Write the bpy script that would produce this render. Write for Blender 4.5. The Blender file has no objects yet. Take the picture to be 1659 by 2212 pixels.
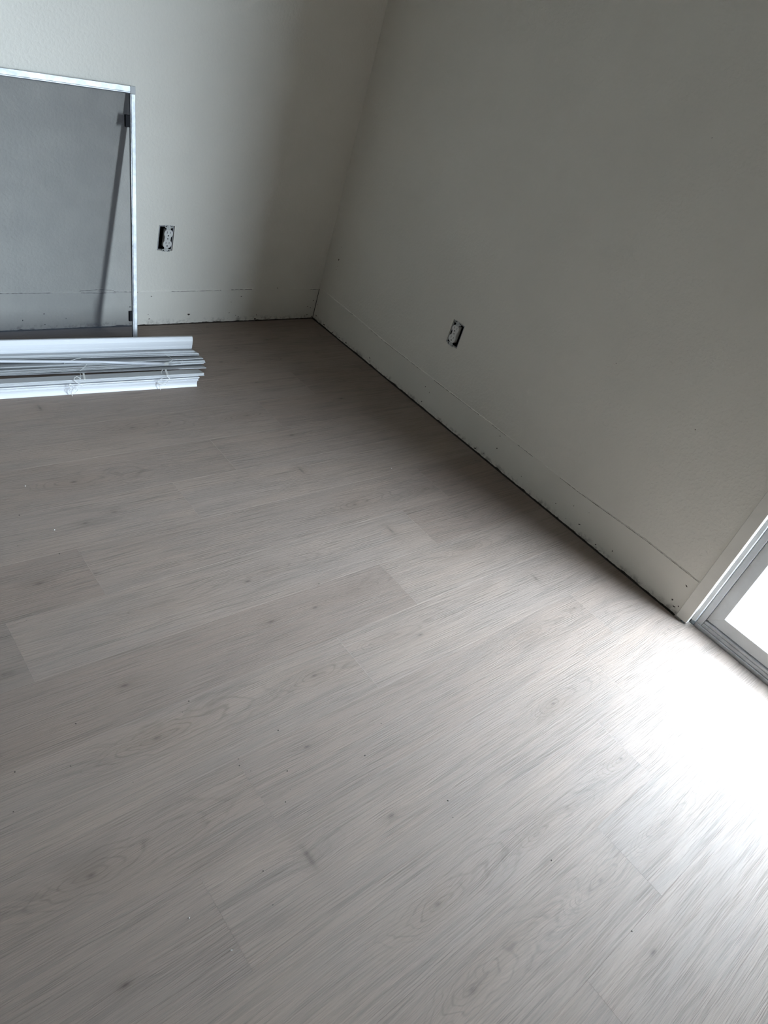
import bpy, bmesh, math, random
from mathutils import Vector, Matrix
random.seed(7)
S = bpy.context.scene
COL = S.collection

# ---------------------------------------------------------------- camera, sky, light, exposure
cam_d = bpy.data.cameras.new('camera')
cam = bpy.data.objects.new('camera', cam_d); COL.objects.link(cam)
cam_d.sensor_fit = 'VERTICAL'; cam_d.sensor_height = 32.0; cam_d.sensor_width = 24.0
cam_d.lens = 22.4017; cam_d.clip_start = 0.02; cam_d.clip_end = 200
CR = ((0.7389253, -0.6137913, 0.2779384), (-0.2081084, -0.600238, -0.7722728), (0.6408434, 0.5128106, -0.5712661))
m = Matrix.Identity(4)
for r in range(3):
    m[r][0], m[r][1], m[r][2] = CR[0][r], -CR[1][r], -CR[2][r]
m.translation = (-2.11918, -2.50323, 1.32487)
cam.matrix_world = m
S.camera = cam

w = bpy.data.worlds.new('overcast_sky'); S.world = w; w.use_nodes = True
wn = w.node_tree.nodes; wl = w.node_tree.links
wn.clear()
wo = wn.new('ShaderNodeOutputWorld'); wb = wn.new('ShaderNodeBackground')
wb.inputs['Color'].default_value = (0.72, 0.86, 1.0, 1); wb.inputs['Strength'].default_value = 89.0
wl.new(wb.outputs[0], wo.inputs['Surface'])

pd = bpy.data.lights.new('door_portal', 'AREA'); pd.shape = 'RECTANGLE'
pd.size = 1.98; pd.size_y = 0.96
try: pd.cycles.is_portal = True
except Exception: pass
po = bpy.data.objects.new('door_portal', pd); COL.objects.link(po)
po.location = (0.14, -2.612, 1.04); po.rotation_euler = (0, math.radians(90), 0)

S.view_settings.view_transform = 'Standard'
try: S.view_settings.look = 'None'
except Exception: pass
S.view_settings.gamma = 1.0
S.view_settings.use_curve_mapping = False
S.view_settings.exposure = 0.0
S.cycles.use_denoising = True
S.cycles.max_bounces = 12; S.cycles.diffuse_bounces = 6; S.cycles.transparent_max_bounces = 16
S.cycles.sample_clamp_indirect = 6.0
S.cycles.caustics_reflective = False; S.cycles.caustics_refractive = False

# ---------------------------------------------------------------- helpers
def mesh_obj(name, verts, faces, mat, parent=None, smooth=False):
    me = bpy.data.meshes.new(name); me.from_pydata([tuple(v) for v in verts], [], faces); me.update()
    bm = bmesh.new(); bm.from_mesh(me); bmesh.ops.recalc_face_normals(bm, faces=bm.faces); bm.to_mesh(me); bm.free()
    if smooth:
        for p in me.polygons: p.use_smooth = True
    return link(name, me, mat, parent)
def link(name, me, mat, parent=None):
    o = bpy.data.objects.new(name, me); COL.objects.link(o)
    if mat and not me.materials: me.materials.append(mat)
    if parent: o.parent = parent
    return o
def empty(name, loc=(0, 0, 0), rot=(0, 0, 0)):
    o = bpy.data.objects.new(name, None); COL.objects.link(o); o.location = loc; o.rotation_euler = rot
    o.empty_display_size = .05
    return o
def tag(o, label=None, cat=None, group=None, kind=None):
    if label: o['label'] = label
    if cat: o['category'] = cat
    if group: o['group'] = group
    if kind: o['kind'] = kind
    return o
class MB:
    """collects simple shapes into one mesh"""
    def __init__(s): s.v = []; s.f = []
    def add(s, vs, fs):
        b = len(s.v); s.v += [tuple(x) for x in vs]; s.f += [tuple(i + b for i in f) for f in fs]; return s
    def box(s, x0, x1, y0, y1, z0, z1):
        vs = [(x, y, z) for x in (x0, x1) for y in (y0, y1) for z in (z0, z1)]
        return s.add(vs, [(0, 1, 3, 2), (4, 6, 7, 5), (0, 4, 5, 1), (2, 3, 7, 6), (0, 2, 6, 4), (1, 5, 7, 3)])
    def hexa(s, p):   # 8 points: 4 of one end ring, 4 of the other
        return s.add(p, [(0, 1, 2, 3), (7, 6, 5, 4), (0, 4, 5, 1), (1, 5, 6, 2), (2, 6, 7, 3), (3, 7, 4, 0)])
    def prism(s, ring0, ring1):
        n = len(ring0)
        return s.add(list(ring0) + list(ring1), [tuple(range(n)), tuple(range(2 * n - 1, n - 1, -1))] +
                     [(i, (i + 1) % n, n + (i + 1) % n, n + i) for i in range(n)])
    def tube(s, pts, r, n=6):
        pts = [Vector(p) for p in pts]; rings = []
        for i, p in enumerate(pts):
            t = (pts[min(i + 1, len(pts) - 1)] - pts[max(i - 1, 0)]).normalized()
            a = t.cross(Vector((0, 0, 1)))
            if a.length < .1: a = t.cross(Vector((1, 0, 0)))
            a.normalize(); b = t.cross(a)
            rings.append([p + (a * math.cos(q) + b * math.sin(q)) * r for q in [2 * math.pi * k / n for k in range(n)]])
        vs = [v for g in rings for v in g]; fs = []
        for i in range(len(rings) - 1):
            for k in range(n):
                fs.append((i * n + k, i * n + (k + 1) % n, (i + 1) * n + (k + 1) % n, (i + 1) * n + k))
        fs.append(tuple(range(n))); fs.append(tuple(range((len(rings) - 1) * n, len(rings) * n)))
        return s.add(vs, fs)
    def build(s, name, mat, parent=None, bevel=0, smooth=False, seg=1):
        o = mesh_obj(name, s.v, s.f, mat, parent, smooth)
        if bevel:
            bm = bmesh.new(); bm.from_mesh(o.data)
            bmesh.ops.bevel(bm, geom=[e for e in bm.edges if e.is_manifold and e.calc_face_angle(0) > .5], offset=bevel,
                            segments=seg, affect='EDGES', profile=.6)
            bm.to_mesh(o.data); bm.free()
        return o
def spline(pts, k=5):   # Catmull-Rom through points
    P = [Vector(p) for p in pts]; out = []
    for i in range(len(P) - 1):
        a, b, c, d = P[max(i - 1, 0)], P[i], P[i + 1], P[min(i + 2, len(P) - 1)]
        for j in range(k):
            t = j / k
            out.append(.5 * ((2 * b) + (c - a) * t + (2 * a - 5 * b + 4 * c - d) * t * t + (3 * b - a - 3 * c + d) * t ** 3))
    out.append(P[-1]); return out

# ---------------------------------------------------------------- materials
def mat(name):
    M = bpy.data.materials.new(name); M.use_nodes = True
    nt = M.node_tree; nt.nodes.clear()
    out = nt.nodes.new('ShaderNodeOutputMaterial')
    return M, nt, out
class NB:
    def __init__(s, nt): s.nt = nt
    def n(s, t, **k):
        o = s.nt.nodes.new(t)
        for a, b in k.items(): setattr(o, a, b)
        return o
    def l(s, a, b): s.nt.links.new(a, b)
    def put(s, sock, val):
        if isinstance(val, bpy.types.NodeSocket): s.l(val, sock)
        else: sock.default_value = val
    def math(s, op, a, b=0.0, clamp=False):
        o = s.n('ShaderNodeMath', operation=op, use_clamp=clamp); s.put(o.inputs[0], a); s.put(o.inputs[1], b); return o.outputs[0]
    def vm(s, op, a, b=(0, 0, 0), out=0):
        o = s.n('ShaderNodeVectorMath', operation=op); s.put(o.inputs[0], a); s.put(o.inputs[1], b); return o.outputs[out]
    def noise(s, vec, scale=1.0, detail=2.0, rough=.5, dims='3D'):
        o = s.n('ShaderNodeTexNoise', noise_dimensions=dims); s.put(o.inputs['Vector'], vec)
        o.inputs['Scale'].default_value = scale; o.inputs['Detail'].default_value = detail; o.inputs['Roughness'].default_value = rough
        return o.outputs[0]
    def ramp(s, fac, a, b, c0=0.0, c1=1.0):
        o = s.n('ShaderNodeMapRange', interpolation_type='SMOOTHSTEP'); s.put(o.inputs[0], fac)
        o.inputs[1].default_value = a; o.inputs[2].default_value = b; o.inputs[3].default_value = c0; o.inputs[4].default_value = c1
        return o.outputs[0]
    def mix(s, fac, a, b):
        o = s.n('ShaderNodeMix', data_type='RGBA'); s.put(o.inputs[0], fac); s.put(o.inputs[6], a); s.put(o.inputs[7], b); return o.outputs[2]
    def comb(s, x, y, z):
        o = s.n('ShaderNodeCombineXYZ'); s.put(o.inputs[0], x); s.put(o.inputs[1], y); s.put(o.inputs[2], z); return o.outputs[0]
    def sep(s, v):
        o = s.n('ShaderNodeSeparateXYZ'); s.put(o.inputs[0], v); return o.outputs
    def attr(s, name):
        return s.n('ShaderNodeAttribute', attribute_type='OBJECT', attribute_name=name)

def simple(name, col, rough=.5, metal=0.0, spec=.5, bump=0, bscale=200, vary=0, vscale=30):
    M, nt, out = mat(name); b = NB(nt)
    p = b.n('ShaderNodeBsdfPrincipled'); b.l(p.outputs[0], out.inputs[0])
    p.inputs['Roughness'].default_value = rough; p.inputs['Metallic'].default_value = metal
    p.inputs['Specular IOR Level'].default_value = spec
    tc = b.n('ShaderNodeTexCoord').outputs['Object']
    c = (*col, 1)
    if vary:
        f = b.ramp(b.noise(tc, vscale, 4, .6), .35, .7)
        c = b.mix(f, (*col, 1), (*[x * (1 - vary) for x in col], 1))
    b.put(p.inputs['Base Color'], c)
    if bump:
        bp = b.n('ShaderNodeBump'); bp.inputs['Strength'].default_value = bump; bp.inputs['Distance'].default_value = .001
        b.l(b.noise(tc, bscale, 2), bp.inputs['Height']); b.l(bp.outputs[0], p.inputs['Normal'])
    return M

WALL_COL = (0.79, 0.755, 0.69)
def wall_material():
    M, nt, out = mat('painted_drywall'); b = NB(nt)
    p = b.n('ShaderNodeBsdfPrincipled'); b.l(p.outputs[0], out.inputs[0])
    p.inputs['Roughness'].default_value = .55; p.inputs['Specular IOR Level'].default_value = .3
    g = b.n('ShaderNodeNewGeometry').outputs['Position']
    z = b.sep(g)[2]
    # dirt along the bare bottom edge where the old baseboard was pulled off
    n1 = b.noise(g, 55, 4, .65); n2 = b.noise(g, 9, 3, .6)
    edge = b.math('MULTIPLY', b.ramp(z, .004, .030, 1, 0), b.ramp(b.math('ADD', n1, b.math('MULTIPLY', n2, .6)), .75, 1.0))
    n3 = b.noise(g, 3.0, 3, .6)
    base = b.mix(b.ramp(n3, .35, .7), (*WALL_COL, 1), (*[c * .965 for c in WALL_COL], 1))
    b.put(p.inputs['Base Color'], b.mix(b.math('MULTIPLY', edge, .55), base, (.12, .10, .08, 1)))
    # orange-peel texture, flatter on the bare band below the old baseboard line
    t1 = b.noise(g, 95, 3, .5); t2 = b.noise(g, 210, 2, .5)
    h = b.math('ADD', b.ramp(t1, .36, .78), b.math('MULTIPLY', t2, .35))
    amt = b.ramp(z, .130, .150, .35, 1.0)
    bp = b.n('ShaderNodeBump'); bp.inputs['Distance'].default_value = .0016
    b.put(bp.inputs['Strength'], b.math('MULTIPLY', amt, .36)); b.l(h, bp.inputs['Height'])
    b.l(bp.outputs[0], p.inputs['Normal'])
    return M

def wood_material():
    M, nt, out = mat('grey_oak_plank'); b = NB(nt)
    p = b.n('ShaderNodeBsdfPrincipled'); b.l(p.outputs[0], out.inputs[0])
    tc = b.n('ShaderNodeTexCoord').outputs['Object']
    seed = b.math('MULTIPLY', b.n('ShaderNodeObjectInfo').outputs['Random'], 61.0)
    P = b.vm('MULTIPLY', tc, (1, 1, 0)); u, v, _ = b.sep(P)
    lf = b.noise(b.comb(b.math('MULTIPLY', u, 2.2), b.math('MULTIPLY', v, 9.0), seed), 1, 2)
    phi = b.math('ADD', v, b.math('MULTIPLY', b.math('SUBTRACT', lf, .5), .035))
    dark = None; loops = None; eye = None
    wob = b.math('MULTIPLY', b.math('SUBTRACT', b.noise(b.comb(b.math('MULTIPLY', u, 9), b.math('MULTIPLY', v, 26), b.math('ADD', seed, 2)), 1, 2, .5), .5), .9)
    jit = b.math('MULTIPLY', b.math('SUBTRACT', b.noise(b.comb(b.math('MULTIPLY', u, 60), b.math('MULTIPLY', v, 110), seed), 1, 2), .5), 1.6)
    for i in range(4):
        K = b.attr('knot_place_%d' % i).outputs['Vector']; E = b.attr('knot_reach_%d' % i).outputs['Vector']
        A = b.attr('knot_force_%d' % i).outputs['Vector']; D = b.attr('knot_heart_%d' % i).outputs['Vector']
        d = b.vm('SUBTRACT', P, K)
        q = b.vm('DIVIDE', d, E); e = b.math('EXPONENT', b.math('MULTIPLY', b.vm('DOT_PRODUCT', q, q, 1), -1.0))
        a = b.sep(A)
        phi = b.math('ADD', phi, b.math('MULTIPLY', e, a[0]))
        ew = b.math('MULTIPLY', e, a[2]); eye = ew if eye is None else b.math('MAXIMUM', eye, ew)
        # nested loops of the growth rings round the knot, drawn out along the plank
        rr = b.math('ADD', b.vm('LENGTH', b.vm('DIVIDE', d, b.vm('MULTIPLY', E, (1.35, 1.0, 1))), (0, 0, 0), 1), wob)
        du = b.sep(q)[0]
        rr = b.math('MULTIPLY', rr, b.ramp(du, -1.2, 1.6, 1.25, .62))
        fr = b.math('ABSOLUTE', b.math('SUBTRACT', b.math('FRACT', b.math('MULTIPLY', rr, 4.6)), .5))
        lp = b.math('MULTIPLY', b.ramp(fr, .0, .20, 1, 0), b.ramp(rr, .5, 1.5, 1, 0))
        lp = b.math('MULTIPLY', lp, a[2])
        loops = lp if loops is None else b.math('MAXIMUM', loops, lp)
        q2 = b.vm('DIVIDE', d, D); r2 = b.vm('DOT_PRODUCT', q2, q2, 1)
        core = b.math('EXPONENT', b.math('MULTIPLY', b.math('ADD', b.math('MULTIPLY', r2, 2.2), jit), -1.0))
        halo = b.math('EXPONENT', b.math('MULTIPLY', r2, -.16))
        dk = b.math('MULTIPLY', a[1], b.math('ADD', b.math('MULTIPLY', core, .62, True), b.math('MULTIPLY', halo, .13)))
        dark = dk if dark is None else b.math('ADD', dark, dk)
    dark = b.math('MINIMUM', dark, .85)
    # growth rings: thin dark contour lines that wrap round the knots, fading in and out
    r1 = b.noise(b.comb(b.math('MULTIPLY', u, 1.5), b.math('MULTIPLY', phi, 62), seed), 1, 2, .5)
    line = b.ramp(b.math('ABSOLUTE', b.math('SUBTRACT', r1, .5)), 0, .055, 1, 0)
    vis = b.ramp(b.noise(b.comb(b.math('MULTIPLY', u, 5), b.math('MULTIPLY', v, 22), seed), 1, 2), .38, .62)
    line = b.math('MULTIPLY', line, vis)
    # broad soft grain bands
    r2n = b.noise(b.comb(b.math('MULTIPLY', u, 2.4), b.math('MULTIPLY', phi, 45), b.math('ADD', seed, 9)), 1, 3, .6)
    band = b.ramp(r2n, .3, .72)
    # fine embossed pores, nearly straight along the plank
    ph2 = b.math('ADD', v, b.math('MULTIPLY', b.math('SUBTRACT', phi, v), .22))
    s1 = b.noise(b.comb(b.math('MULTIPLY', u, 8), b.math('MULTIPLY', ph2, 390), b.math('ADD', seed, 3)), 1, 2, .55)
    s2 = b.noise(b.comb(b.math('MULTIPLY', u, 26), b.math('MULTIPLY', ph2, 900), b.math('ADD', seed, 5)), 1, 1, .5)
    pore = b.ramp(s1, .36, .56, 1, 0)
    patchy = b.ramp(b.noise(b.comb(b.math('MULTIPLY', u, 5), b.math('MULTIPLY', v, 34), b.math('ADD', seed, 13)), 1, 3, .6), .32, .68, .25, 1.0)
    calm = b.math('SUBTRACT', 1.0, b.math('MULTIPLY', eye, .6))
    pore = b.math('MULTIPLY', b.math('MULTIPLY', pore, patchy), calm)
    pore2 = b.ramp(s2, .36, .52, 1, 0)
    # colour
    tone = b.attr('tone').outputs['Fac']; warm = b.attr('warmth').outputs['Fac']
    patch = b.ramp(b.noise(b.comb(b.math('MULTIPLY', u, 3), b.math('MULTIPLY', v, 10), b.math('ADD', seed, 20)), 1, 2), .3, .7)
    c = b.mix(patch, (.535, .418, .347, 1), (.500, .401, .343, 1))
    c = b.mix(b.math('MULTIPLY', warm, 1.0), c, (.500, .375, .308, 1))
    c = b.mix(b.math('MULTIPLY', band, .24), c, (.300, .262, .230, 1))
    c = b.mix(b.math('MULTIPLY', line, .26), c, (.200, .165, .140, 1))
    c = b.mix(b.math('MULTIPLY', eye, .42), c, (.445, .338, .272, 1))
    lv = b.ramp(b.noise(b.comb(b.math('MULTIPLY', u, 30), b.math('MULTIPLY', v, 70), seed), 1, 2), .3, .6, .4, 1.0)
    c = b.mix(b.math('MULTIPLY', b.math('MULTIPLY', loops, lv), .46), c, (.235, .178, .145, 1))
    pore_glint = b.ramp(s1, .56, .72)
    c = b.mix(b.math('MULTIPLY', b.math('MULTIPLY', pore_glint, patchy), .20), c, (.640, .575, .510, 1))  # pale streaks paint the glints along the pores into the colour
    c = b.mix(b.math('MULTIPLY', pore, .30), c, (.200, .168, .142, 1))
    c = b.mix(b.math('MULTIPLY', pore2, .10), c, (.215, .185, .160, 1))
    c = b.mix(dark, c, (.085, .065, .052, 1))
    sc = b.n('ShaderNodeVectorMath', operation='SCALE'); b.l(c, sc.inputs[0]); b.l(b.math('MULTIPLY', tone, .51), sc.inputs['Scale'])
    b.l(sc.outputs[0], p.inputs['Base Color'])
    b.put(p.inputs['Roughness'], b.math('ADD', .50, b.math('MULTIPLY', pore, .12)))
    p.inputs['Specular IOR Level'].default_value = .2
    bp = b.n('ShaderNodeBump'); bp.inputs['Strength'].default_value = .6; bp.inputs['Distance'].default_value = .0008
    b.l(b.math('SUBTRACT', 0.0, b.math('ADD', pore, b.math('MULTIPLY', pore2, .35))), bp.inputs['Height'])
    b.l(bp.outputs[0], p.inputs['Normal'])
    return M

WALL = wall_material(); WOOD = wood_material()
CEIL = simple('ceiling_paint', (.55, .53, .49), .8)
WALL2 = simple('darkened_wall_paint', (.50, .48, .44), .7)  # unseen walls coloured darker to lower the light bounced round the room
CAULK = simple('old_caulk_and_paint', (.79, .755, .69), .6, bump=.4, bscale=160)
CHIP = simple('torn_drywall_paper', (.055, .042, .032), .9, vary=.5, vscale=300)
UNDERLINE = simple('dark_ridge_underline', (.13, .115, .10), .9)
CRACK = simple('dark_gap', (.02, .018, .016), .95)
SUB = simple('bare_subfloor', (.018, .016, .015), .9, vary=.3)
TRIM = simple('casing_paint', (.78, .755, .70), .45, vary=.06, vscale=12)
VINYL = simple('white_vinyl', (.73, .74, .75), .35, vary=.08, vscale=18)
SILL = simple('soiled_vinyl_sill', (.74, .74, .76), .5, vary=.30, vscale=22)
BEAD = simple('white_glazing_bead', (.80, .82, .82), .35)
ALU = simple('mill_aluminium', (.56, .58, .61), .48, metal=.55, vary=.30, vscale=38)
ALUK = simple('corner_key_plastic', (.50, .51, .52), .55)
BLACK = simple('black_plastic', (.004, .004, .007), .6, spec=.15)
SPLN = simple('grey_spline', (.10, .10, .11), .7)
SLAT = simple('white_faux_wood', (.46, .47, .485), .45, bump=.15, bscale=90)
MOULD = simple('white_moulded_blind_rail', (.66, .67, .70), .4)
CORD = simple('white_cord', (.78, .78, .76), .8)
WAND = simple('white_wand', (.72, .73, .78), .35)
PLAS = simple('white_device_plastic', (.70, .69, .67), .35)
STRAP = simple('zinc_strap', (.62, .62, .60), .45, metal=.6, vary=.25, vscale=200)
BOXP = simple('dark_device_box', (.010, .010, .012), .7, spec=.1)
RIM = simple('device_box_rim', (.40, .40, .42), .6)
SLOT = simple('slot_black', (.008, .008, .008), .9)
CONC = simple('patio_concrete', (.55, .55, .54), .9, vary=.2, vscale=5)
DUST = simple('dark_crumb', (.03, .025, .02), .9)
PLST = simple('plaster_crumb', (.85, .84, .8), .9)

def glass_material():
    M, nt, out = mat('clear_glass'); b = NB(nt)
    t = b.n('ShaderNodeBsdfTransparent'); t.inputs[0].default_value = (.99, .995, .99, 1)
    g = b.n('ShaderNodeBsdfGlossy'); g.inputs['Roughness'].default_value = .02
    lw = b.n('ShaderNodeFresnel'); b.put(lw.inputs['IOR'], b.math('ADD', 1.45, b.math('MULTIPLY', b.n('ShaderNodeNewGeometry').outputs['Backfacing'], 1 / 1.45 - 1.45)))
    mx = b.n('ShaderNodeMixShader'); b.l(lw.outputs[0], mx.inputs[0]); b.l(t.outputs[0], mx.inputs[1]); b.l(g.outputs[0], mx.inputs[2])
    b.l(mx.outputs[0], out.inputs[0]); return M
GLASS = glass_material()
def cloth_material():
    M, nt, out = mat('fibreglass_insect_mesh'); b = NB(nt)
    t = b.n('ShaderNodeBsdfTransparent')
    d = b.n('ShaderNodeBsdfDiffuse'); d.inputs[0].default_value = (.07, .078, .095, 1)
    tc = b.n('ShaderNodeTexCoord').outputs['Object']
    mx = b.n('ShaderNodeMixShader')
    b.put(mx.inputs[0], b.ramp(b.noise(tc, 14, 2), .3, .7, .42, .46))
    b.l(t.outputs[0], mx.inputs[1]); b.l(d.outputs[0], mx.inputs[2]); b.l(mx.outputs[0], out.inputs[0]); return M
MESH = cloth_material()

# ---------------------------------------------------------------- setting: floor of separate planks
U = 0.178; PL = 1.2085; S0 = -0.25995
XR = -0.007; XL = -5.6; YB = -0.006; YF = -6.6; H = 2.44
floor = MB().box(XL - .1, .14, YF - .1, .12, -.10, -.009).build('floor', SUB)
tag(floor, 'grey oak plank floor running wall to wall', 'floor', kind='structure')
joint = {-2: -.62, -1: -.30, 0: -1.02, 1: -.4200, 2: -.6840, 3: -.9800, 4: -1.2000, 5: -.3409, 6: -.5653, 7: -.8110, 8: -1.1037,
         9: -.2950, 10: -.4690, 11: -.6370, 12: -.8875, 13: -1.17, 14: -.25, 15: -.52, 16: -.83, 17: -1.12}
KNOTS = [('spot', -0.196, -0.314, 1.0), ('spot', -0.673, -0.323, 1.0), ('cath', -0.537, -0.336, 0.6), ('spot', -0.613, -0.491, 0.6), ('eye', -0.776, -0.694, 1.0), ('spot', -0.684, -0.845, 1.6), ('spot', -0.327, -0.67, 1.2), ('feather', -0.773, -1.036, 1.0), ('feather', -1.412, -0.503, 1.0), ('eye', -1.189, -0.672, 1.4), ('eye', -1.456, -0.888, 1.5), ('spot', -1.495, -1.064, 1.2), ('spot', -1.408, -1.045, 1.0), ('eye', -0.707, -1.249, 1.4), ('eye', -0.396, -1.262, 0.7), ('feather', -0.672, -1.395, 1.2), ('cath', -0.476, -1.565, 1.0), ('feather', -0.354, -1.76, 1.0), ('spot', -1.209, -1.42, 1.2), ('cath', -1.142, -1.405, 0.8), ('cath', -0.961, -1.564, 1.0), ('spot', -1.095, -1.573, 0.8), ('spot', -1.671, -1.235, 1.6), ('spot', -1.543, -1.251, 0.9), ('cath', -1.44, -1.404, 1.0), ('cath', -1.299, -1.406, 1.0), ('spot', -1.229, -1.568, 1.5), ('spot', -1.62, -1.593, 1.6), ('eye', -1.226, -1.758, 1.2), ('cath', -0.98, -1.743, 1.0), ('spot', -0.884, -1.775, 1.1), ('spot', -0.336, -1.91, 1.2), ('cath', -0.58, -1.917, 1.2), ('eye', -0.706, -2.117, 1.0), ('spot', -1.354, -1.91, 1.0), ('eye', -1.618, -1.743, 1.7), ('eye', -1.832, -1.938, 1.6), ('feather', -1.488, -2.11, 1.7), ('spot', -1.854, -2.124, 1.6), ('eye', -1.327, -2.315, 1.6), ('eye', -1.372, -2.457, 1.8), ('eye', -0.984, -2.475, 1.2), ('spot', -1.007, -2.625, 1.4), ('spot', -1.292, -2.13, 1.2), ('cath', -1.028, -2.33, 1.0), ('eye', -0.673, -2.319, 1.0), ('cath', -0.263, -2.482, 1.4), ('cath', -0.725, -2.481, 1.3), ('cath', -1.262, -2.45, 1.2)]
# kind: ring push, reach along, reach across, darkness, heart along, heart across
KIND = {'eye': (.034, .095, .030, .62, .010, .0042), 'spot': (.010, .040, .014, .72, .012, .0045),
        'cath': (.036, .120, .028, .18, .030, .008), 'feather': (.012, .035, .030, .62, .006, .022)}
# plank tones read off the photograph: (row, index of plank from the right) -> tone, warmth
TONE = {(1, 0): (.90, .3), (1, 1): (1.04, 0), (2, 0): (.92, .3), (2, 1): (1.02, 0), (3, 0): (1.0, .1), (3, 1): (.93, .1), (4, 0): (1.05, 0),
        (4, 1): (1.0, 0), (5, 0): (.86, .6), (5, 1): (.95, .1), (5, 2): (.84, .5), (6, 0): (.88, .5), (6, 1): (1.05, 0), (6, 2): (.80, 0),
        (7, 0): (1.08, 0), (7, 1): (.87, .45), (8, 0): (1.08, 0), (8, 1): (1.03, .05), (9, 0): (1.06, .1), (9, 1): (.98, .25), (9, 2): (.95, .2),
        (10, 0): (1.04, .1), (10, 1): (1.0, .1), (10, 2): (.90, .1), (11, 0): (1.05, 0), (11, 1): (1.04, .1), (12, 0): (1.04, 0), (12, 1): (1.0, .15),
        (13, 0): (1.0, .1), (13, 1): (.94, .2)}
shared = {}
def plank_mesh(L, W):
    key = (round(L, 4), round(W, 4))
    if key in shared: return shared[key]
    g = .00004; b = .00028; t = .0065
    x0, x1, y0, y1 = -L / 2 + g, L / 2 - g, -W / 2 + g, W / 2 - g
    vs = [(x0, y0, -t), (x1, y0, -t), (x1, y1, -t), (x0, y1, -t), (x0, y0, -b), (x1, y0, -b), (x1, y1, -b), (x0, y1, -b),
          (x0 + b, y0 + b, 0), (x1 - b, y0 + b, 0), (x1 - b, y1 - b, 0), (x0 + b, y1 - b, 0)]
    fs = [(3, 2, 1, 0), (8, 9, 10, 11)] + [(i, (i + 1) % 4, 4 + (i + 1) % 4, 4 + i) for i in range(4)] + [(4 + i, 4 + (i + 1) % 4, 8 + (i + 1) % 4, 8 + i) for i in range(4)]
    me = bpy.data.meshes.new('plank'); me.from_pydata(vs, [], fs); me.update(); me.materials.append(WOOD)
    shared[key] = me; return me
for k in range(-2, 40):
    ytop = YB if k == -2 else S0 - k * U; ybot = S0 - (k + 1) * U
    if ytop < YF: break
    ybot = max(ybot, YF)
    W = ytop - ybot
    xr = .0235 if (ytop < -2.15 and ybot > -3.112) else XR
    cuts = [xr]; x = joint.get(k, -(.25 + (k * .317) % 1.2))
    while x > XL: cuts.append(x); x -= PL
    cuts.append(XL)
    for i in range(len(cuts) - 1):
        a, c = cuts[i + 1], cuts[i]
        if c - a < .01: continue
        o = link('plank', plank_mesh(c - a, W), WOOD, floor)
        o.location = ((a + c) / 2, (ytop + ybot) / 2, random.uniform(-.00004, .00004))
        tn = TONE.get((k, i)) or (random.uniform(.90, 1.06), random.uniform(0, .4))
        o['tone'] = 1 + (tn[0] - 1) * .5; o['warmth'] = tn[1]
        ks = [q for q in KNOTS if a <= q[1] <= c and ybot <= q[2] <= ytop][:4]
        for j in range(4):
            if j < len(ks):
                t, kx, ky, s = ks[j]; A = KIND[t]
                place = (kx - o.location[0], ky - o.location[1], 0.0)
                reach = (A[1] * (.5 + .5 * s), A[2] * (.5 + .5 * s), 1.0)
                force = (A[0] * s * (1 if (j + k) % 2 else -1), A[3], {'eye': 1.0, 'cath': .75, 'spot': .15, 'feather': .25}[t]); heart = (A[4] * (.4 + .6 * s), A[5] * (.4 + .6 * s), 1.0)
            else:
                place, reach, force, heart = (0., 0., 0.), (.1, .03, 1.), (0., 0., 0.), (.01, .01, 1.)
                if not ks and j < 2:
                    place = (random.uniform(-.5, .5) * (c - a), random.uniform(-.06, .06), 0.); force = (random.choice((-1, 1)) * .03, .3, 0.)
            o['knot_place_%d' % j] = place; o['knot_reach_%d' % j] = reach; o['knot_force_%d' % j] = force; o['knot_heart_%d' % j] = heart

def filler(x0, x1, y0, y1):
    o = link('plank', plank_mesh(x1 - x0, y0 - y1), WOOD, floor); o.location = ((x0 + x1) / 2, (y0 + y1) / 2, 0)
    o['tone'] = 1.02; o['warmth'] = .1
    for j in range(4):
        o['knot_place_%d' % j] = (0., 0., 0.); o['knot_reach_%d' % j] = (.1, .03, 1.); o['knot_force_%d' % j] = (0., 0., 0.); o['knot_heart_%d' % j] = (.01, .01, 1.)
filler(XR, .0235, -2.150, S0 - 11 * U)
filler(-.0068, .0235, -2.130, -2.1496)
MB().box(-.0068, .060, -2.1295, -2.0930, -.0088, -.0040).build('casing_shade_box', CRACK, floor)  # near-black box paints in the shade under the casing
# ---------------------------------------------------------------- walls
def wall_mesh(name, P, us, zs, hole, depth_dir, T):
    """us, zs: grid lines; hole(i,j) -> cell is open. P(u,z) point on the room face."""
    mb = MB(); D = Vector(depth_dir) * T
    for i in range(len(us) - 1):
        for j in range(len(zs) - 1):
            if hole(i, j): continue
            q = [Vector(P(us[i], zs[j])), Vector(P(us[i + 1], zs[j])), Vector(P(us[i + 1], zs[j + 1])), Vector(P(us[i], zs[j + 1]))]
            mb.add(q, [(0, 1, 2, 3)]); mb.add([v + D for v in q], [(3, 2, 1, 0)])
            for (di, dj, a, c) in ((-1, 0, 3, 0), (1, 0, 1, 2), (0, -1, 0, 1), (0, 1, 2, 3)):
                ii, jj = i + di, j + dj
                if ii < 0 or jj < 0 or ii >= len(us) - 1 or jj >= len(zs) - 1 or hole(ii, jj):
                    mb.add([q[a], q[c], q[c] + D, q[a] + D], [(0, 1, 2, 3)])
    me = bpy.data.meshes.new(name); me.from_pydata(mb.v, [], mb.f)
    bm = bmesh.new(); bm.from_mesh(me); bmesh.ops.remove_doubles(bm, verts=bm.verts, dist=1e-5)
    bmesh.ops.recalc_face_normals(bm, faces=bm.faces); bm.to_mesh(me); bm.free()
    return link(name, me, WALL)
BW_, BH_ = .0620, .0945
B1 = (-.7838, .3523); B2 = (-.8410, .3510)
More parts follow.
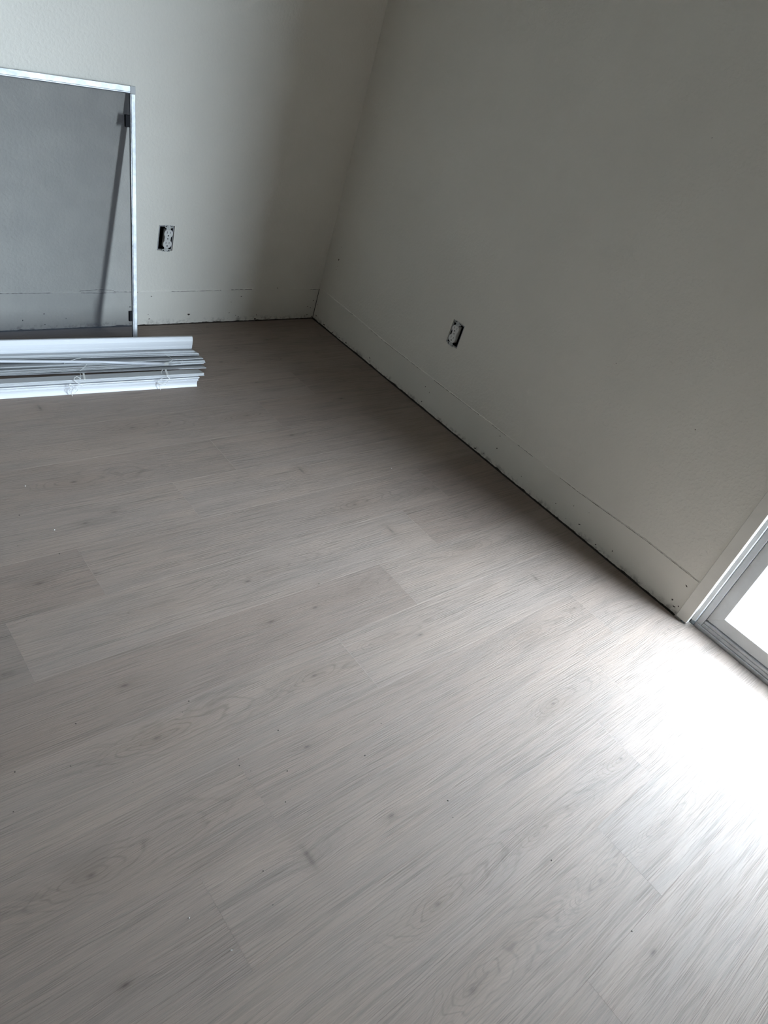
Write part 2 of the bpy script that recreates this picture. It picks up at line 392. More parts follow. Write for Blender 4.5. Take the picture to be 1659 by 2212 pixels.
wb_ = wall_mesh('wall_back', lambda u, z: (u, 0, z), [XL - .1, B1[0] - BW_ / 2, B1[0] + BW_ / 2, 0.0],
                [-.008, B1[1] - BH_ / 2, B1[1] + BH_ / 2, H], lambda i, j: i == 1 and j == 1, (0, 1, 0), .12)
tag(wb_, 'off-white textured wall behind the leaning screen', 'wall', kind='structure')
DY0, DY1, DZ = -2.112, -3.112, 2.05
wr_ = wall_mesh('wall_right', lambda u, z: (0, u, z), [YF - .1, DY1, DY0, B2[0] - BW_ / 2, B2[0] + BW_ / 2, .12],
                [-.008, B2[1] - BH_ / 2, B2[1] + BH_ / 2, DZ, H],
                lambda i, j: (i == 3 and j == 1) or (i == 1 and j < 3), (1, 0, 0), .12)
tag(wr_, 'off-white textured wall on the right beside the glass door', 'wall', kind='structure')
wl_ = MB().box(XL - .1, XL, YF, 0, -.008, H).build('wall_left', WALL2); tag(wl_, 'wall on the left, out of view, darkened to cut bounced light', 'wall', kind='structure')
wf_ = MB().box(XL - .1, 0, YF - .1, YF, -.008, H).build('wall_front', WALL2); tag(wf_, 'wall behind the viewer, darkened to cut bounced light', 'wall', kind='structure')
ce_ = MB().box(XL - .1, .12, YF - .1, .12, H, H + .1).build('ceiling', CEIL); tag(ce_, 'flat off-white ceiling', 'ceiling', kind='structure')

# paint and caulk ridge left where the top of the old baseboard met the wall
def ridge(name, pts, P, parent, seed, gaps=(), line_odds=.7):
    rnd = random.Random(seed); mb = MB(); ring = None
    n = max(2, int(abs(pts[-1][0] - pts[0][0]) / .008))
    for i in range(n + 1):
        s = pts[0][0] + (pts[-1][0] - pts[0][0]) * i / n
        for (a, za), (c, zc) in zip(pts, pts[1:]):
            if min(a, c) - 1e-6 <= s <= max(a, c) + 1e-6: z = za + (zc - za) * (s - a) / ((c - a) or 1); break
        z += rnd.uniform(-.0007, .0007)
        t = rnd.uniform(.0018, .0040); d = rnd.uniform(.0012, .0030)
        if any(g0 <= s <= g1 for g0, g1 in gaps): d = .0002; t = .0006
        new = [P(s, z - t * .35, -.0005), P(s, z - t * .25, d), P(s, z + t * .3, d * .7), P(s, z + t, -.0005)]
        if ring: mb.add(ring + new, [(0, 1, 5, 4), (1, 2, 6, 5), (2, 3, 7, 6), (0, 4, 7, 3)])
        ring = new
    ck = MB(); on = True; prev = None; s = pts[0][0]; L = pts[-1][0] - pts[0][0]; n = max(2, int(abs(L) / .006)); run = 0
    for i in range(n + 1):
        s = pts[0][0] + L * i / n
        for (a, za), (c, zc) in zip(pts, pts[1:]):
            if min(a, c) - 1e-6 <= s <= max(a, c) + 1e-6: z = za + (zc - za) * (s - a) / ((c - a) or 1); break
        if run <= 0: on = rnd.random() < line_odds; run = rnd.randint(3, 16)
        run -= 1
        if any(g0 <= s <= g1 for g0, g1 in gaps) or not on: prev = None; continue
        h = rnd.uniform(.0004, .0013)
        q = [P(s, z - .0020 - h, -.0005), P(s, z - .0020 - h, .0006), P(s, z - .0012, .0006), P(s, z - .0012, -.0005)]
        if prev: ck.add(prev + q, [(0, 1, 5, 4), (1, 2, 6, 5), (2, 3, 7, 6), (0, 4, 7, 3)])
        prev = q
    if ck.v: ck.build('ridge_underline', UNDERLINE, parent)  # dark strips in broken runs just below the ridge
    return mb.build(name, CAULK, parent)
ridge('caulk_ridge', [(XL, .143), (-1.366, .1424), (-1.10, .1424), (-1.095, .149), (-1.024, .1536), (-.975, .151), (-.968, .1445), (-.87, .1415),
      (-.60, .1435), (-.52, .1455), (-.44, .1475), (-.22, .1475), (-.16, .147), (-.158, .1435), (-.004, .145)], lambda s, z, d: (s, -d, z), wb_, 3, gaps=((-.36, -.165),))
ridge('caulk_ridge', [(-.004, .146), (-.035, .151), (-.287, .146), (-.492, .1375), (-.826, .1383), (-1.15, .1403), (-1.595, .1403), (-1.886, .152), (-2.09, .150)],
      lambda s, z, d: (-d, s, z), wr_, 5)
# second, torn edge of paint under the ridge on the back wall
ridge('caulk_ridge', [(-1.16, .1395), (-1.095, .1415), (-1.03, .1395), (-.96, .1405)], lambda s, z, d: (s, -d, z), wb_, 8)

# ragged gap where drywall meets the floor
def gap_strip(s0, s1, P, parent, seed, hmin, hmax):
    rnd = random.Random(seed); mb = MB(); n = int(abs(s1 - s0) / .006); prev = None; h = .003
    burst = 0
    for i in range(n + 1):
        s = s0 + (s1 - s0) * i / n
        if burst <= 0 and rnd.random() < .05: burst = rnd.randint(2, 8)
        burst -= 1
        h = h * .5 + .5 * (rnd.uniform(hmin, hmax) + (.004 * rnd.random() if burst > 0 else 0))
        new = [P(s, -.008, -.0005), P(s, -.008, .0004), P(s, h, .0004), P(s, h, -.0005)]
        if prev: mb.add(prev + new, [(0, 1, 5, 4), (1, 2, 6, 5), (2, 3, 7, 6), (0, 4, 7, 3)])
        prev = new
    return mb.build('torn_bottom_edge', CHIP, parent)
gap_strip(-1.9, -.002, lambda s, z, d: (s, -d, z), wb_, 11, .0005, .0030)
gap_strip(-.002, -2.09, lambda s, z, d: (-d, s, z), wr_, 12, .0010, .0045)
# open joint in the corner below the ridge
MB().hexa([(-.0022, -.0004, -.006), (-.0004, -.0022, -.006), (.0005, -.0005, -.006), (-.0005, .0005, -.006),
           (-.0020, -.0004, .145), (-.0004, -.0020, .145), (.0005, -.0005, .145), (-.0005, .0005, .145)]).build('corner_gap', CRACK, wr_)

# nail holes and paint chips
RW = [(-0.081, 0.32, 0.009), (-0.08, 0.374, 0.0027), (-0.083, 0.29, 0.0028), (-0.08, 0.273, 0.0028), (-0.437, 0.027, 0.0093), (-0.789, 0.089, 0.0069), (-0.819, 0.078, 0.0052), (-0.797, 0.023, 0.0088), (-0.488, 0.137, 0.0054), (-0.021, 0.024, 0.0099), (-0.01, 0.072, 0.0059), (-0.091, 0.012, 0.0118), (-0.16, 0.007, 0.0117), (-0.214, 0.01, 0.0078), (-0.264, 0.011, 0.0096), (-1.13, 0.011, 0.0116), (-1.221, 0.072, 0.0064), (-1.211, 0.121, 0.0056), (-1.176, 0.018, 0.005), (-1.367, 0.043, 0.0032), (-1.54, 0.045, 0.0046), (-1.605, 0.084, 0.0074), (-1.666, 0.1, 0.0037), (-1.657, 0.039, 0.0089), (-1.602, 0.023, 0.0031), (-1.744, 0.017, 0.0059), (-1.806, 0.04, 0.0072), (-2.066, 0.111, 0.0093), (-2.056, 0.04, 0.0082), (-2.073, 0.023, 0.0096), (-2.083, 0.034, 0.0068), (-1.825, 0.547, 0.0036), (-1.497, 0.588, 0.0039), (-1.441, 1.245, 0.003)]
BWL = [(-0.819, 0.122, 0.0059), (-0.647, 0.04, 0.0105), (-0.825, 0.045, 0.0041), (-0.819, 0.026, 0.0061), (-0.411, 0.115, 0.0064), (-0.457, 0.09, 0.0043), (-0.458, 0.041, 0.0044), (-0.424, 0.027, 0.0056), (-0.409, 0.021, 0.0056), (-0.318, 0.027, 0.0057), (-0.322, 0.009, 0.0136), (-0.02, 0.088, 0.007), (-0.045, 0.059, 0.0082), (-0.028, 0.052, 0.0059), (-0.038, 0.018, 0.0096), (-0.008, 0.008, 0.0144), (-1.294, 0.038, 0.0054), (-1.221, 0.061, 0.0055), (-1.218, 0.02, 0.0056), (-1.143, 0.041, 0.0038), (-0.902, 0.079, 0.0059), (-0.903, 0.052, 0.0079), (-0.233, 0.151, 0.0044), (-0.86, 0.141, 0.0039)]
def chips(lst, P, parent, seed, mx):
    rnd = random.Random(seed)
    for (s, z, size) in lst:
        mb = MB(); n = rnd.randint(6, 9); a0 = rnd.uniform(0, 6.28); asp = rnd.uniform(.35, .8); r0 = size * .62
        ring = []
        for i in range(n):
            a = 2 * math.pi * i / n; r = r0 * rnd.uniform(.45, 1.15)
            x, y = r * math.cos(a), r * math.sin(a) * asp
            ring.append((min(s + x * math.cos(a0) - y * math.sin(a0), mx), max(.0005, z + x * math.sin(a0) + y * math.cos(a0))))
        mb.prism([P(x, y, -.0006) for x, y in ring], [P(x, y, .0004) for x, y in ring])
        mb.build('paint_chip', CHIP, parent)
        if size > .0065:   # a curl of lifted paint beside the larger holes
            fl = MB(); b = [(s - r0 * .9, z + r0 * .3), (s + r0 * .2, z + r0 * 1.0), (s + r0 * .9, z + r0 * .2), (s, z + r0 * .1)]
            b = [(min(x, mx), max(.001, y)) for x, y in b]
            fl.prism([P(x, y, -.0003) for x, y in b], [P(x, y + .0012, .0014 if i in (1, 2) else .0006) for i, (x, y) in enumerate(b)])
            fl.build('lifted_paint', CAULK, parent)
chips(BWL, lambda s, z, d: (s, -d, z), wb_, 21, -.002)
chips(RW, lambda s, z, d: (-d, s, z), wr_, 22, -.002)

# ---------------------------------------------------------------- patio door in the right wall
cas = MB()
cas.box(-.008, .012, -2.134, -2.094, .006, DZ + .02)
cas.box(-.008, .012, -3.130, -3.090, .012, DZ + .02)
cas.box(-.008, .012, -3.090, -2.134, DZ - .02, DZ + .02)
t1 = cas.build('trim_1', TRIM, bevel=.0012); tag(t1, 'painted casing around the glass patio door', 'door casing', kind='structure')
door = empty('door_1', (.05, -2.612, 0)); tag(door, 'white framed glass patio door at the far end of the right wall', 'patio door', kind='structure')
def dpart(mb, name, mt, bev=.001, parent=None):
    o = mb.build(name, mt, None, bevel=bev)
    p = parent or door
    o.parent = p; o.matrix_parent_inverse = Matrix.Translation(-Vector((.05, -2.612, 0)))
    return o
dpart(MB().box(.0125, .13, -2.148, -2.1345, .020, DZ - .022), 'jamb_extension', VINYL)
dpart(MB().box(.0125, .13, -3.0895, -3.076, .020, DZ - .022), 'jamb_extension', VINYL)
dpart(MB().box(.030, .13, -2.1675, -2.1485, .004, DZ - .03), 'frame_jamb', VINYL)
dpart(MB().box(.030, .13, -3.0755, -3.0565, .004, DZ - .03), 'frame_jamb', VINYL)
dpart(MB().box(.030, .13, -3.056, -2.168, 1.985, DZ - .022), 'frame_head', VINYL)
sl = MB(); sl.box(.026, .13, -3.0755, -2.1490, -.0085, .012); sl.box(.030, .13, -3.056, -2.168, .0125, .024); sl.box(.0325, .13, -3.056, -2.168, .0243, .034)
dpart(sl, 'sill_track', SILL, .0015)
def sash(y0, y1, x0, bev):   # y0 > y1; mitred stiles and rails
    z0, z1, wd, dp = .0365, 1.983, .0410, .045
    def mitre(p):  # outer a,b inner c,d in (y,z)
        mb = MB(); mb.prism([(x0, *q) for q in p], [(x0 + dp, *q) for q in p]); return mb
    O = [(y0, z0), (y1, z0), (y1, z1), (y0, z1)]; I = [(y0 - wd, z0 + wd), (y1 + wd, z0 + wd), (y1 + wd, z1 - wd), (y0 - wd, z1 - wd)]
    for i, nm in enumerate(('sash_rail', 'sash_stile', 'sash_rail', 'sash_stile')):
        j = (i + 1) % 4
        dpart(mitre([O[i], O[j], I[j], I[i]]), nm, VINYL, bev)
    bd = MB(); b = .008; J = [(I[0][0] - b, I[0][1] + b), (I[1][0] + b, I[1][1] + b), (I[2][0] + b, I[2][1] - b), (I[3][0] - b, I[3][1] - b)]
    for i in range(4):
        j = (i + 1) % 4
        bd.hexa([(x0 + .004, *I[i]), (x0 + .004, *I[j]), (x0 + .017, *J[j]), (x0 + .017, *J[i]), (x0 + .03, *I[i]), (x0 + .03, *I[j]), (x0 + .03, *J[j]), (x0 + .03, *J[i])])
    dpart(bd, 'glazing_bead', BEAD, 0)
    g = .001
    for gx in (.0185,):
        dpart(MB().box(x0 + gx, x0 + gx + .003, I[1][0] - g, I[0][0] + g, I[0][1] - g, I[2][1] + g), 'glass_pane', GLASS, 0)
sash(-2.1685, -3.0555, .040, .0009)

sky_blocker = MB().box(.125, 2.4, -3.3, 3.0, 2.32, 2.48).build('high_sky_blocker', CONC); tag(sky_blocker, 'unseen slab outside the glass door, added to block high sky light', 'sky blocker', kind='structure')  # unseen slab added to keep high sky light off the floor
low_blocker = MB().box(3.2, 3.3, -5.2, 12, -.06, 1.92).build('low_sky_blocker', CONC); tag(low_blocker, 'unseen slab beyond the patio, added to block low sky light', 'garden wall', kind='structure')  # added out of view to hold back low sky light on the floor
patio = MB().box(.13, 60, -60, 60, -.20, -.05).build('patio', CONC); tag(patio, 'pale concrete patio outside the glass door', 'patio', kind='structure')

# ---------------------------------------------------------------- window screen leaning on the back wall
T = Vector((-.9475, -.0090, .8425)); Fp = Vector((-.9425, -.172, .0035)); Lp = Vector((-1.347, -.0085, .830))
ua = (Lp - T).normalized(); vb = (Fp - T); SL = vb.length; vb = vb.normalized(); nn = ua.cross(vb).normalized()
if nn.y > 0: nn = -nn           # nn points into the room
scr = empty('window_screen', tuple(Fp))
tag(scr, 'aluminium framed window screen leaning on the back wall left of the outlet', 'window screen')
INV = Matrix.Translation(-Fp)
def sp(u, v, wz): return T + ua * u + vb * (v * (1 + ua.z * u / SL)) + nn * wz   # slightly racked: the foot stays on the floor
def smem(mb, name, mt, bev=.0008):
    o = mb.build(name, mt, None, bevel=bev); o.parent = scr; o.matrix_parent_inverse = INV; return o
def sbox(u0, u1, v0, v1, w0, w1, mb=None):
    mb = mb or MB()
    return mb.hexa([sp(u0, v0, w0), sp(u1, v0, w0), sp(u1, v1, w0), sp(u0, v1, w0), sp(u0, v0, w1), sp(u1, v0, w1), sp(u1, v1, w1), sp(u0, v1, w1)])
SW, FW, FT = .78, .0195, .0115
smem(sbox(FW, SW - FW, .0005, FW - .0025, -FT / 2, FT / 2), 'top_rail', ALU)
smem(sbox(FW, SW - FW, SL - FW, SL, -FT / 2, FT / 2), 'bottom_rail', ALU)
smem(sbox(.0035, FW - .003, .0225, SL, -FT / 2, FT / 2), 'stile', ALU)
smem(sbox(SW - FW, SW, .0225, SL, -FT / 2, FT / 2), 'stile', ALU)
smem(sbox(.002, FW - .0005, .0, .022, -FT / 2 + .0006, FT / 2 - .0006), 'corner_key', ALUK)
smem(sbox(SW - FW + .0005, SW, .0, .022, -FT / 2 + .0006, FT / 2 - .0006), 'corner_key', ALUK)
# raised inner lip of the frame and the spline that holds the mesh
lip = MB(); sbox(FW - .0022, FW - .0002, .0225, SL - FW, -FT / 2, FT / 2 - .001, lip); sbox(FW, SW - FW, FW - .0022, FW + .0002, -FT / 2, FT / 2 - .001, lip)
smem(lip, 'frame_lip', ALU, 0)
spl = MB(); sbox(FW, FW + .0022, FW + .001, SL - FW, -.002, .0012, spl); sbox(FW, SW - FW, FW + .0004, FW + .0026, -.002, .0012, spl)
smem(spl, 'spline', SPLN, 0)
me = MB().add([sp(FW, FW, 0), sp(SW - FW, FW, 0), sp(SW - FW, SL - FW, 0), sp(FW, SL - FW, 0)], [(0, 1, 2, 3)])
smem(me, 'insect_mesh', MESH, 0)
smem(sbox(FW + .0005, FW + .0175, .083, .119, -.005, .006), 'spring_clip', BLACK, .001)
smem(sbox(FW + .0005, FW + .0135, SL - .135, SL - .098, -.005, .006), 'spring_clip', BLACK, .001)

# ---------------------------------------------------------------- collapsed window blind on the floor
bl = empty('window_blind', (-1.2, -.34, 0))
tag(bl, 'white faux-wood window blind lying collapsed on the floor before the screen', 'window blind')
BINV = Matrix.Translation(-Vector((-1.2, -.34, 0)))
def bpart(mb, name, mt, bev=0, smooth=False):
    o = mb.build(name, mt, None, bevel=bev, smooth=smooth); o.parent = bl; o.matrix_parent_inverse = BINV; return o
def axis(Rp, Lp, ext):
    R_ = Vector(Rp); L_ = Vector(Lp); a = (L_ - R_); L_ = L_ + a.normalized() * ext; a.normalize()
    back = Vector((0, 0, 1)).cross(a); back.z = 0; back.normalize()
    if back.y < 0: back = -back
    return R_, L_, a, back
def slat(Rp, Lp, tilt=0.0, ext=.07, width=.050, th=.0028, bow=0.0):
    """front edge from Rp to Lp; the slat runs back and, for tilt > 0, upward"""
    R_, L_, a, back = axis(Rp, Lp, ext)
    d = back * math.cos(tilt) + Vector((0, 0, 1)) * math.sin(tilt); up = a.cross(d)
    if up.z < 0: up = -up
    mb = MB(); N = 8; prev = None
    for i in range(N + 1):
        p = R_.lerp(L_, i / N) + Vector((0, 0, bow * math.sin(math.pi * i / N)))
        ring = [p - up * th, p + d * width - up * th, p + d * width, p + d * width * .5 + up * .0006, p]
        if prev:
            mb.add(prev + ring, [(k, (k + 1) % 5, 5 + (k + 1) % 5, 5 + k) for k in range(5)])
        else: mb.add(ring, [(0, 1, 2, 3, 4)])
        prev = ring
    mb.add(prev, [(4, 3, 2, 1, 0)])
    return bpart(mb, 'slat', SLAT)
def profile(Rp, Lp, prof, name, ext=.07):
    R_, L_, a, back = axis(Rp, Lp, ext)
    ring = lambda p: [p + back * q[0] + Vector((0, 0, q[1])) for q in prof]
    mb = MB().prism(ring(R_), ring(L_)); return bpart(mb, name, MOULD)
# valance board resting on the pile: thin curved face with a lip on top and a groove near its lower edge
vp = [(.012, .0440), (.012, .0470), (.004, .0478), (.0020, .0455), (-.0015, .040), (-.0035, .033), (-.0045, .025), (-.0045, .0160), (-.0036, .0147), (-.0045, .0134),
      (-.0046, .006), (-.0035, .0015), (.0000, .0), (.006, .0), (.006, .003), (.0010, .004), (.0010, .025), (.0040, .039), (.0060, .0440)]
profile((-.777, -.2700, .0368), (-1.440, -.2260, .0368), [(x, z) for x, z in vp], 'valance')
# hidden lower layers that carry the fanned slats
for k in range(3):
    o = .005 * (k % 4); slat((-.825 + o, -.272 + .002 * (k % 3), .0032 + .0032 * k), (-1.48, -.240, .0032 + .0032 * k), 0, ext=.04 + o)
# fanned messy slats, front edges from the back one to the front one
R7 = math.radians
MS = [((-.793, -.320, .055), (-1.452, -.270, .055)), ((-.795, -.327, .055), (-1.452, -.273, .055)), ((-.788, -.338, .055), (-1.455, -.278, .055)),
      ((-.786, -.343, .055), (-1.455, -.281, .055)), ((-.789, -.352, .055), (-1.456, -.290, .055)), ((-.782, -.371, .050), (-1.472, -.332, .050)),
      ((-.780, -.379, .045), (-1.470, -.325, .045)), ((-.780, -.384, .045), (-1.471, -.338, .042)), ((-.784, -.393, .045), (-1.480, -.357, .045)),
      ((-.793, -.398, .045), (-1.482, -.366, .045)), ((-.796, -.423, .040), (-1.484, -.371, .045))]
MG = (.001, .0, .002, .0, .001, .003, .0, .0, .0, .001, .0)
TILT = R7(15)
def drop(p, z, kx, ky):   # slide a front-edge end down along the sight line of the survey to height z
    d = p[2] - z; return (p[0] + kx * d, p[1] + ky * d, z)
nxt = None; res = []
for (Rq, Lq), gp, zmin in reversed(list(zip(MS, MG, (.0162, .0162, .026, .027, .027) + (.0162,) * 6))):
    ends = []
    for e, (p, kx, ky) in enumerate(((Rq, 1.08, 1.78), (Lq, .55, 1.83))):
        z = .0165
        if nxt:
            for _ in range(60):
                y = drop(p, z, kx, ky)[1]
                zt = max(zmin, nxt[e][2] + .0031 - (y - nxt[e][1]) * math.tan(TILT) + gp)
                z += .35 * (zt - z)
        ends.append(drop(p, z, kx, ky))
    nxt = ends; res.append(ends)
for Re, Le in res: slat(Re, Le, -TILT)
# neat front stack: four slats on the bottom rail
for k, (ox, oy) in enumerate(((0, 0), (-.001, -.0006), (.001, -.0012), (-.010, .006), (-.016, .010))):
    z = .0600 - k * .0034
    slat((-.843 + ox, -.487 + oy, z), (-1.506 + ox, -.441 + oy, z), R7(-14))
rp = [(.000, .0425), (-.001, .0405), (.004, .0340), (.008, .0300), (.008, .0292), (.0045, .0280), (.0045, .0262), (.0090, .0240), (.0115, .0190), (.0125, .0130), (.0115, .0070), (.0085, .0022), (.0075, 0.0),
      (.056, 0.0), (.056, .0340), (.030, .0375)]
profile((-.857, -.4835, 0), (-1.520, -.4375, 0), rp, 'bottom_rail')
# tilt wand lying across the slats
wd = MB().tube([(-.910, -.3390, .0195), (-1.15, -.304, .0290), (-1.452, -.2670, .0360), (-1.545, -.255, .0385)], .0048, 8); bpart(wd, 'tilt_wand', WAND, smooth=True)
we = MB().tube([(-.904, -.3399, .0193), (-.918, -.3378, .0198)], .0056, 8); bpart(we, 'wand_end', PLAS)
# ladder tapes and loose cords
def tape(x, y):
    mb = MB(); mb.box(x - .003, x + .003, y - .001, y + .047, .0, .0008)
    return mb
tp = MB()
for (x, ya, yb, za, zb) in ((-1.2585, -.4615, -.413, .0606, .0552), (-.979, -.4805, -.433, .0606, .0552)):
    tp2 = MB().hexa([(x - .003, ya, za), (x + .003, ya, za), (x + .003, ya, za + .0008), (x - .003, ya, za + .0008),
                     (x + .012, yb, zb), (x + .018, yb, zb), (x + .018, yb, zb + .0008), (x + .012, yb, zb + .0008)])
    bpart(tp2, 'ladder_tape', CORD)
L1 = [[-1.256, -0.416, 0.0585], [-1.261, -0.434, 0.061], [-1.273, -0.462, 0.066], [-1.279, -0.462, 0.072], [-1.287, -0.461, 0.074], [-1.293, -0.461, 0.066], [-1.287, -0.463, 0.057], [-1.278, -0.466, 0.05], [-1.268, -0.467, 0.044], [-1.269, -0.465, 0.039], [-1.28, -0.462, 0.041], [-1.292, -0.460, 0.037], [-1.296, -0.464, 0.042], [-1.304, -0.462, 0.05], [-1.309, -0.463, 0.047], [-1.303, -0.460, 0.034], [-1.294, -0.459, 0.028], [-1.287, -0.458, 0.024], [-1.283, -0.459, 0.033], [-1.277, -0.457, 0.025], [-1.282, -0.456, 0.015], [-1.291, -0.455, 0.009], [-1.301, -0.454, 0.013], [-1.303, -0.455, 0.022], [-1.294, -0.456, 0.027], [-1.297, -0.455, 0.013], [-1.295, -0.458, 0.0015]]
R1 = [[-0.969, -0.437, 0.058], [-0.982, -0.473, 0.062], [-0.981, -0.485, 0.056], [-0.973, -0.486, 0.048], [-0.983, -0.486, 0.058], [-1.001, -0.484, 0.053], [-1.016, -0.483, 0.043], [-1.017, -0.481, 0.04], [-1.006, -0.482, 0.044], [-0.99, -0.484, 0.045], [-0.978, -0.482, 0.041], [-0.98, -0.479, 0.032], [-0.993, -0.477, 0.029], [-1.012, -0.476, 0.032], [-0.997, -0.476, 0.024], [-0.984, -0.475, 0.026], [-0.98, -0.474, 0.021], [-0.99, -0.474, 0.018], [-1.001, -0.474, 0.028], [-1.002, -0.474, 0.017], [-0.998, -0.476, 0.0015]]
U1 = [[-0.938, -0.308, 0.057], [-0.93, -0.322, 0.059], [-0.913, -0.314, 0.059], [-0.903, -0.312, 0.060], [-0.903, -0.323, 0.061], [-0.923, -0.326, 0.060], [-0.926, -0.333, 0.059], [-0.917, -0.345, 0.058], [-0.909, -0.356, 0.055], [-0.908, -0.373, 0.055], [-0.918, -0.382, 0.054], [-0.942, -0.389, 0.054], [-0.957, -0.40, 0.054]]
dz = lambda P, d=.0255: [(x + 1.0 * d, y + 1.79 * d, z - d) for x, y, z in P]
for pts in (L1, R1, dz(U1, .0270), dz([[-1.221, -.318, .056], [-1.238, -.322, .056], [-1.263, -.330, .056], [-1.28, -.338, .055], [-1.288, -.346, .055]]),
            dz([[-1.218, -.362, .056], [-1.232, -.375, .053], [-1.251, -.388, .048]]), [[-.960, -.386, .036], [-.976, -.436, .0575], [-.99, -.452, .0605], [-.994, -.464, .061]],
            dz([[-.871, -.377, .052], [-.876, -.386, .051], [-.882, -.396, .047]], .024)):
    bpart(MB().tube(spline(pts, 4), .0008, 5), 'cord', CORD, smooth=True)

# ---------------------------------------------------------------- duplex outlets without cover plates
def outlet(name, loc, rotz, dx, dzc, lean, label):
    """dx: device offset from the hole centre; lean: device tilted in its box"""
    t = empty(name, loc, (0, 0, rotz)); tag(t, label, 'outlet', 'bare duplex outlets')
    bx = MB(); w_, h_, tk = .0570, .0900, .0022
    for (x0, x1, z0, z1) in ((-w_ / 2, -w_ / 2 + tk, -h_ / 2, h_ / 2), (w_ / 2 - tk, w_ / 2, -h_ / 2, h_ / 2), (-w_ / 2 + tk, w_ / 2 - tk, -h_ / 2, -h_ / 2 + tk), (-w_ / 2 + tk, w_ / 2 - tk, h_ / 2 - tk, h_ / 2)):
        bx.box(x0, x1, .004, .07, z0, z1)
    bx.box(-w_ / 2, w_ / 2, .068, .070, -h_ / 2, h_ / 2)
    bx.build('device_box', BOXP, t)
    rm = MB()
    for (x0, x1, z0, z1) in ((-w_ / 2, -w_ / 2 + tk, -h_ / 2, h_ / 2), (w_ / 2 - tk, w_ / 2, -h_ / 2, h_ / 2), (-w_ / 2 + tk, w_ / 2 - tk, -h_ / 2, -h_ / 2 + tk), (-w_ / 2 + tk, w_ / 2 - tk, h_ / 2 - tk, h_ / 2)):
        rm.box(x0, x1, .0025, .0042, z0, z1)
    rm.build('box_rim', RIM, t)
    Rm = Matrix.Translation((dx, 0, dzc)) @ Matrix.Rotation(lean, 4, 'Y')
    def put(mb, nm, mt, parent=None, bev=0):
        mb.v = [tuple(Rm @ Vector(v)) for v in mb.v]; return mb.build(nm, mt, parent or t, bevel=bev)
    body = MB().box(-.0120, .0120, .0045, .016, -.0330, .0330); body.box(-.0125, .0125, -.0030, .0046, -.0090, .0090)
    bd = put(body, 'body', PLAS, bev=.0006)
    hole = MB(); hole.prism([(.0021 * math.cos(a), -.0034, .0021 * math.sin(a)) for a in [i * math.pi / 5 for i in range(10)]],
                            [(.0021 * math.cos(a), -.0028, .0021 * math.sin(a)) for a in [i * math.pi / 5 for i in range(10)]])
    put(hole, 'screw_hole', SLOT, bd)
    for s in (1, -1):
        ring = []
        for i in range(28):
            a = 2 * math.pi * i / 28; ring.append((.0172 * math.cos(a), max(-.0142, min(.0142, .0172 * math.sin(a)))))
        zc = s * .0195
        fc = MB().prism([(x, .004, z + zc) for x, z in ring], [(x, -.0050, z + zc) for x, z in ring])
        f = put(fc, 'receptacle_face', PLAS, bev=.0007)
        sl_ = MB().box(-.0071, -.0055, -.0053, -.004, zc + .0005, zc + .0090); sl_.box(.0055, .0071, -.0053, -.004, zc + .0012, zc + .0083)
        gr = [(.0026 * math.cos(a), max(.0026 * math.sin(a), -.0026) - .0070 + zc) for a in [i * math.pi / 6 for i in range(12)]]
        sl_.prism([(x, -.0053, z) for x, z in gr], [(x, -.004, z) for x, z in gr])
        put(sl_, 'slots', SLOT, f)
        st = MB()
        z0, z1 = sorted((s * .0335, s * .0500))
        st.box(-.0085, .0085, -.0012, .0004, z0, z1)
        for ex in (-.0115, .0115):   # plaster ears as washers
            n = 14
            for i in range(n):
                a0, a1 = 2 * math.pi * i / n, 2 * math.pi * (i + 1) / n
                p = lambda r, a, y: (ex + r * math.cos(a), y, s * .0455 + r * math.sin(a))
                st.hexa([p(.0028, a0, -.0013), p(.0028, a1, -.0013), p(.0056, a1, -.0013), p(.0056, a0, -.0013), p(.0028, a0, -.0004), p(.0028, a1, -.0004), p(.0056, a1, -.0004), p(.0056, a0, -.0004)])
        sp_ = put(st, 'mounting_strap', STRAP)
        ho = MB()
        for ex in (-.0115, .0115):
            c = [(ex + .0027 * math.cos(a), s * .0455 + .0027 * math.sin(a)) for a in [i * math.pi / 5 for i in range(10)]]
            ho.prism([(x, -.0010, z) for x, z in c], [(x, -.0003, z) for x, z in c])
        for ex in (-.0058, .0058): ho.box(ex - .0007, ex + .0007, -.0015, -.0008, min(s * .0455, s * .0500), max(s * .0455, s * .0500))
        put(ho, 'ear_holes', SLOT, sp_)
        sc = [(.0030 * math.cos(a), s * .0400 + .0030 * math.sin(a)) for a in [i * math.pi / 6 for i in range(12)]]
        so = put(MB().prism([(x, -.0012, z) for x, z in sc], [(x, -.0026, z) for x, z in sc]), 'screw', STRAP, sp_)
    return t
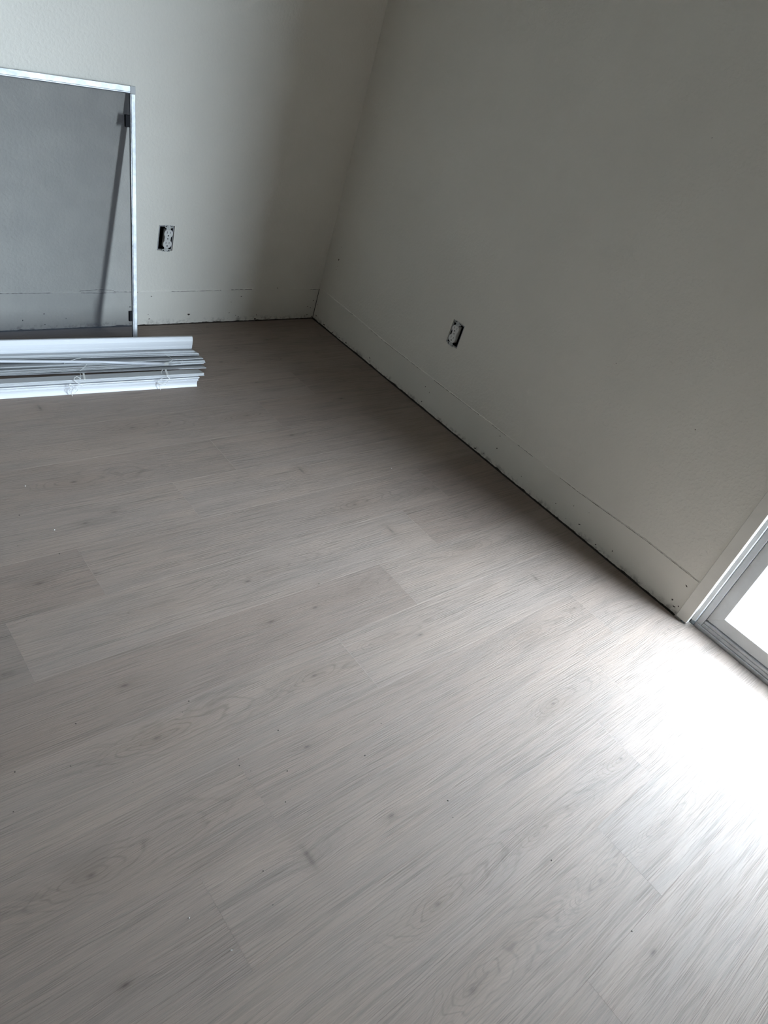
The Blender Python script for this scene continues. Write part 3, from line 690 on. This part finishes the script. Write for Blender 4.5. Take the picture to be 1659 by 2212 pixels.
outlet('duplex_outlet', (B1[0], 0, B1[1]), 0, .0062, -.001, R7(1.2), 'bare duplex outlet without cover plate in the back wall, right of the leaning screen')
outlet('duplex_outlet', (0, B2[0], B2[1]), -math.pi / 2, -.0042, -.0008, R7(1.0), 'bare duplex outlet without cover plate in the shaded right wall')

# ---------------------------------------------------------------- crumbs on the floor
def crumbs(name, pts, mt, r0, r1, seed, label):
    rnd = random.Random(seed); mb = MB()
    for (x, y) in pts:
        r = rnd.uniform(r0, r1); a = rnd.uniform(0, 6.28); e = rnd.uniform(.45, 1)
        c, s = math.cos(a), math.sin(a)
        ring = [(x + r * (c * math.cos(q) - s * e * math.sin(q)) * rnd.uniform(.7, 1.2), y + r * (s * math.cos(q) + c * e * math.sin(q)) * rnd.uniform(.7, 1.2)) for q in [i * 1.0472 for i in range(6)]]
        h = r * .8
        mb.prism([(p, q, .0) for p, q in ring], [(x + (p - x) * .5, y + (q - y) * .5, h) for p, q in ring])
    o = mb.build(name, mt); tag(o, label, 'debris', kind='stuff'); return o
crumbs('dark_crumbs', [(-1.225, -1.871), (-1.032, -1.504), (-0.583, -1.065), (-1.128, -1.165), (-1.7, -1.811), (-1.545, -1.71), (-1.494, -1.759), (-1.49, -1.901), (-1.504, -1.879), (-1.498, -1.865), (-1.442, -1.977), (-1.465, -1.994), (-1.873, -1.689), (-1.785, -1.724), (-1.742, -1.639), (-1.387, -1.846), (-1.9, -1.764), (-1.576, -2.087), (-1.593, -2.147), (-1.179, -1.83), (-1.252, -1.991), (-1.273, -2.031), (-1.165, -1.944), (-1.424, -1.938), (-1.174, -2.203), (-1.157, -2.169), (-1.049, -2.386), (-1.012, -2.575), (-1.631, -0.982), (-1.671, -1.093), (-1.594, -1.154), (-1.734, -1.336), (-1.425, -1.279), (-1.52, -1.691)],
       DUST, .0009, .0022, 31, 'tiny dark crumbs scattered over the plank floor')
crumbs('white_crumbs', [(-0.439, -1.124), (-0.012, -1.418), (-1.725, -2.088), (-1.691, -2.171), (-1.578, -0.869), (-1.573, -1.065)], PLST, .0014, .0024, 32,
       'tiny white plaster crumbs scattered over the plank floor')
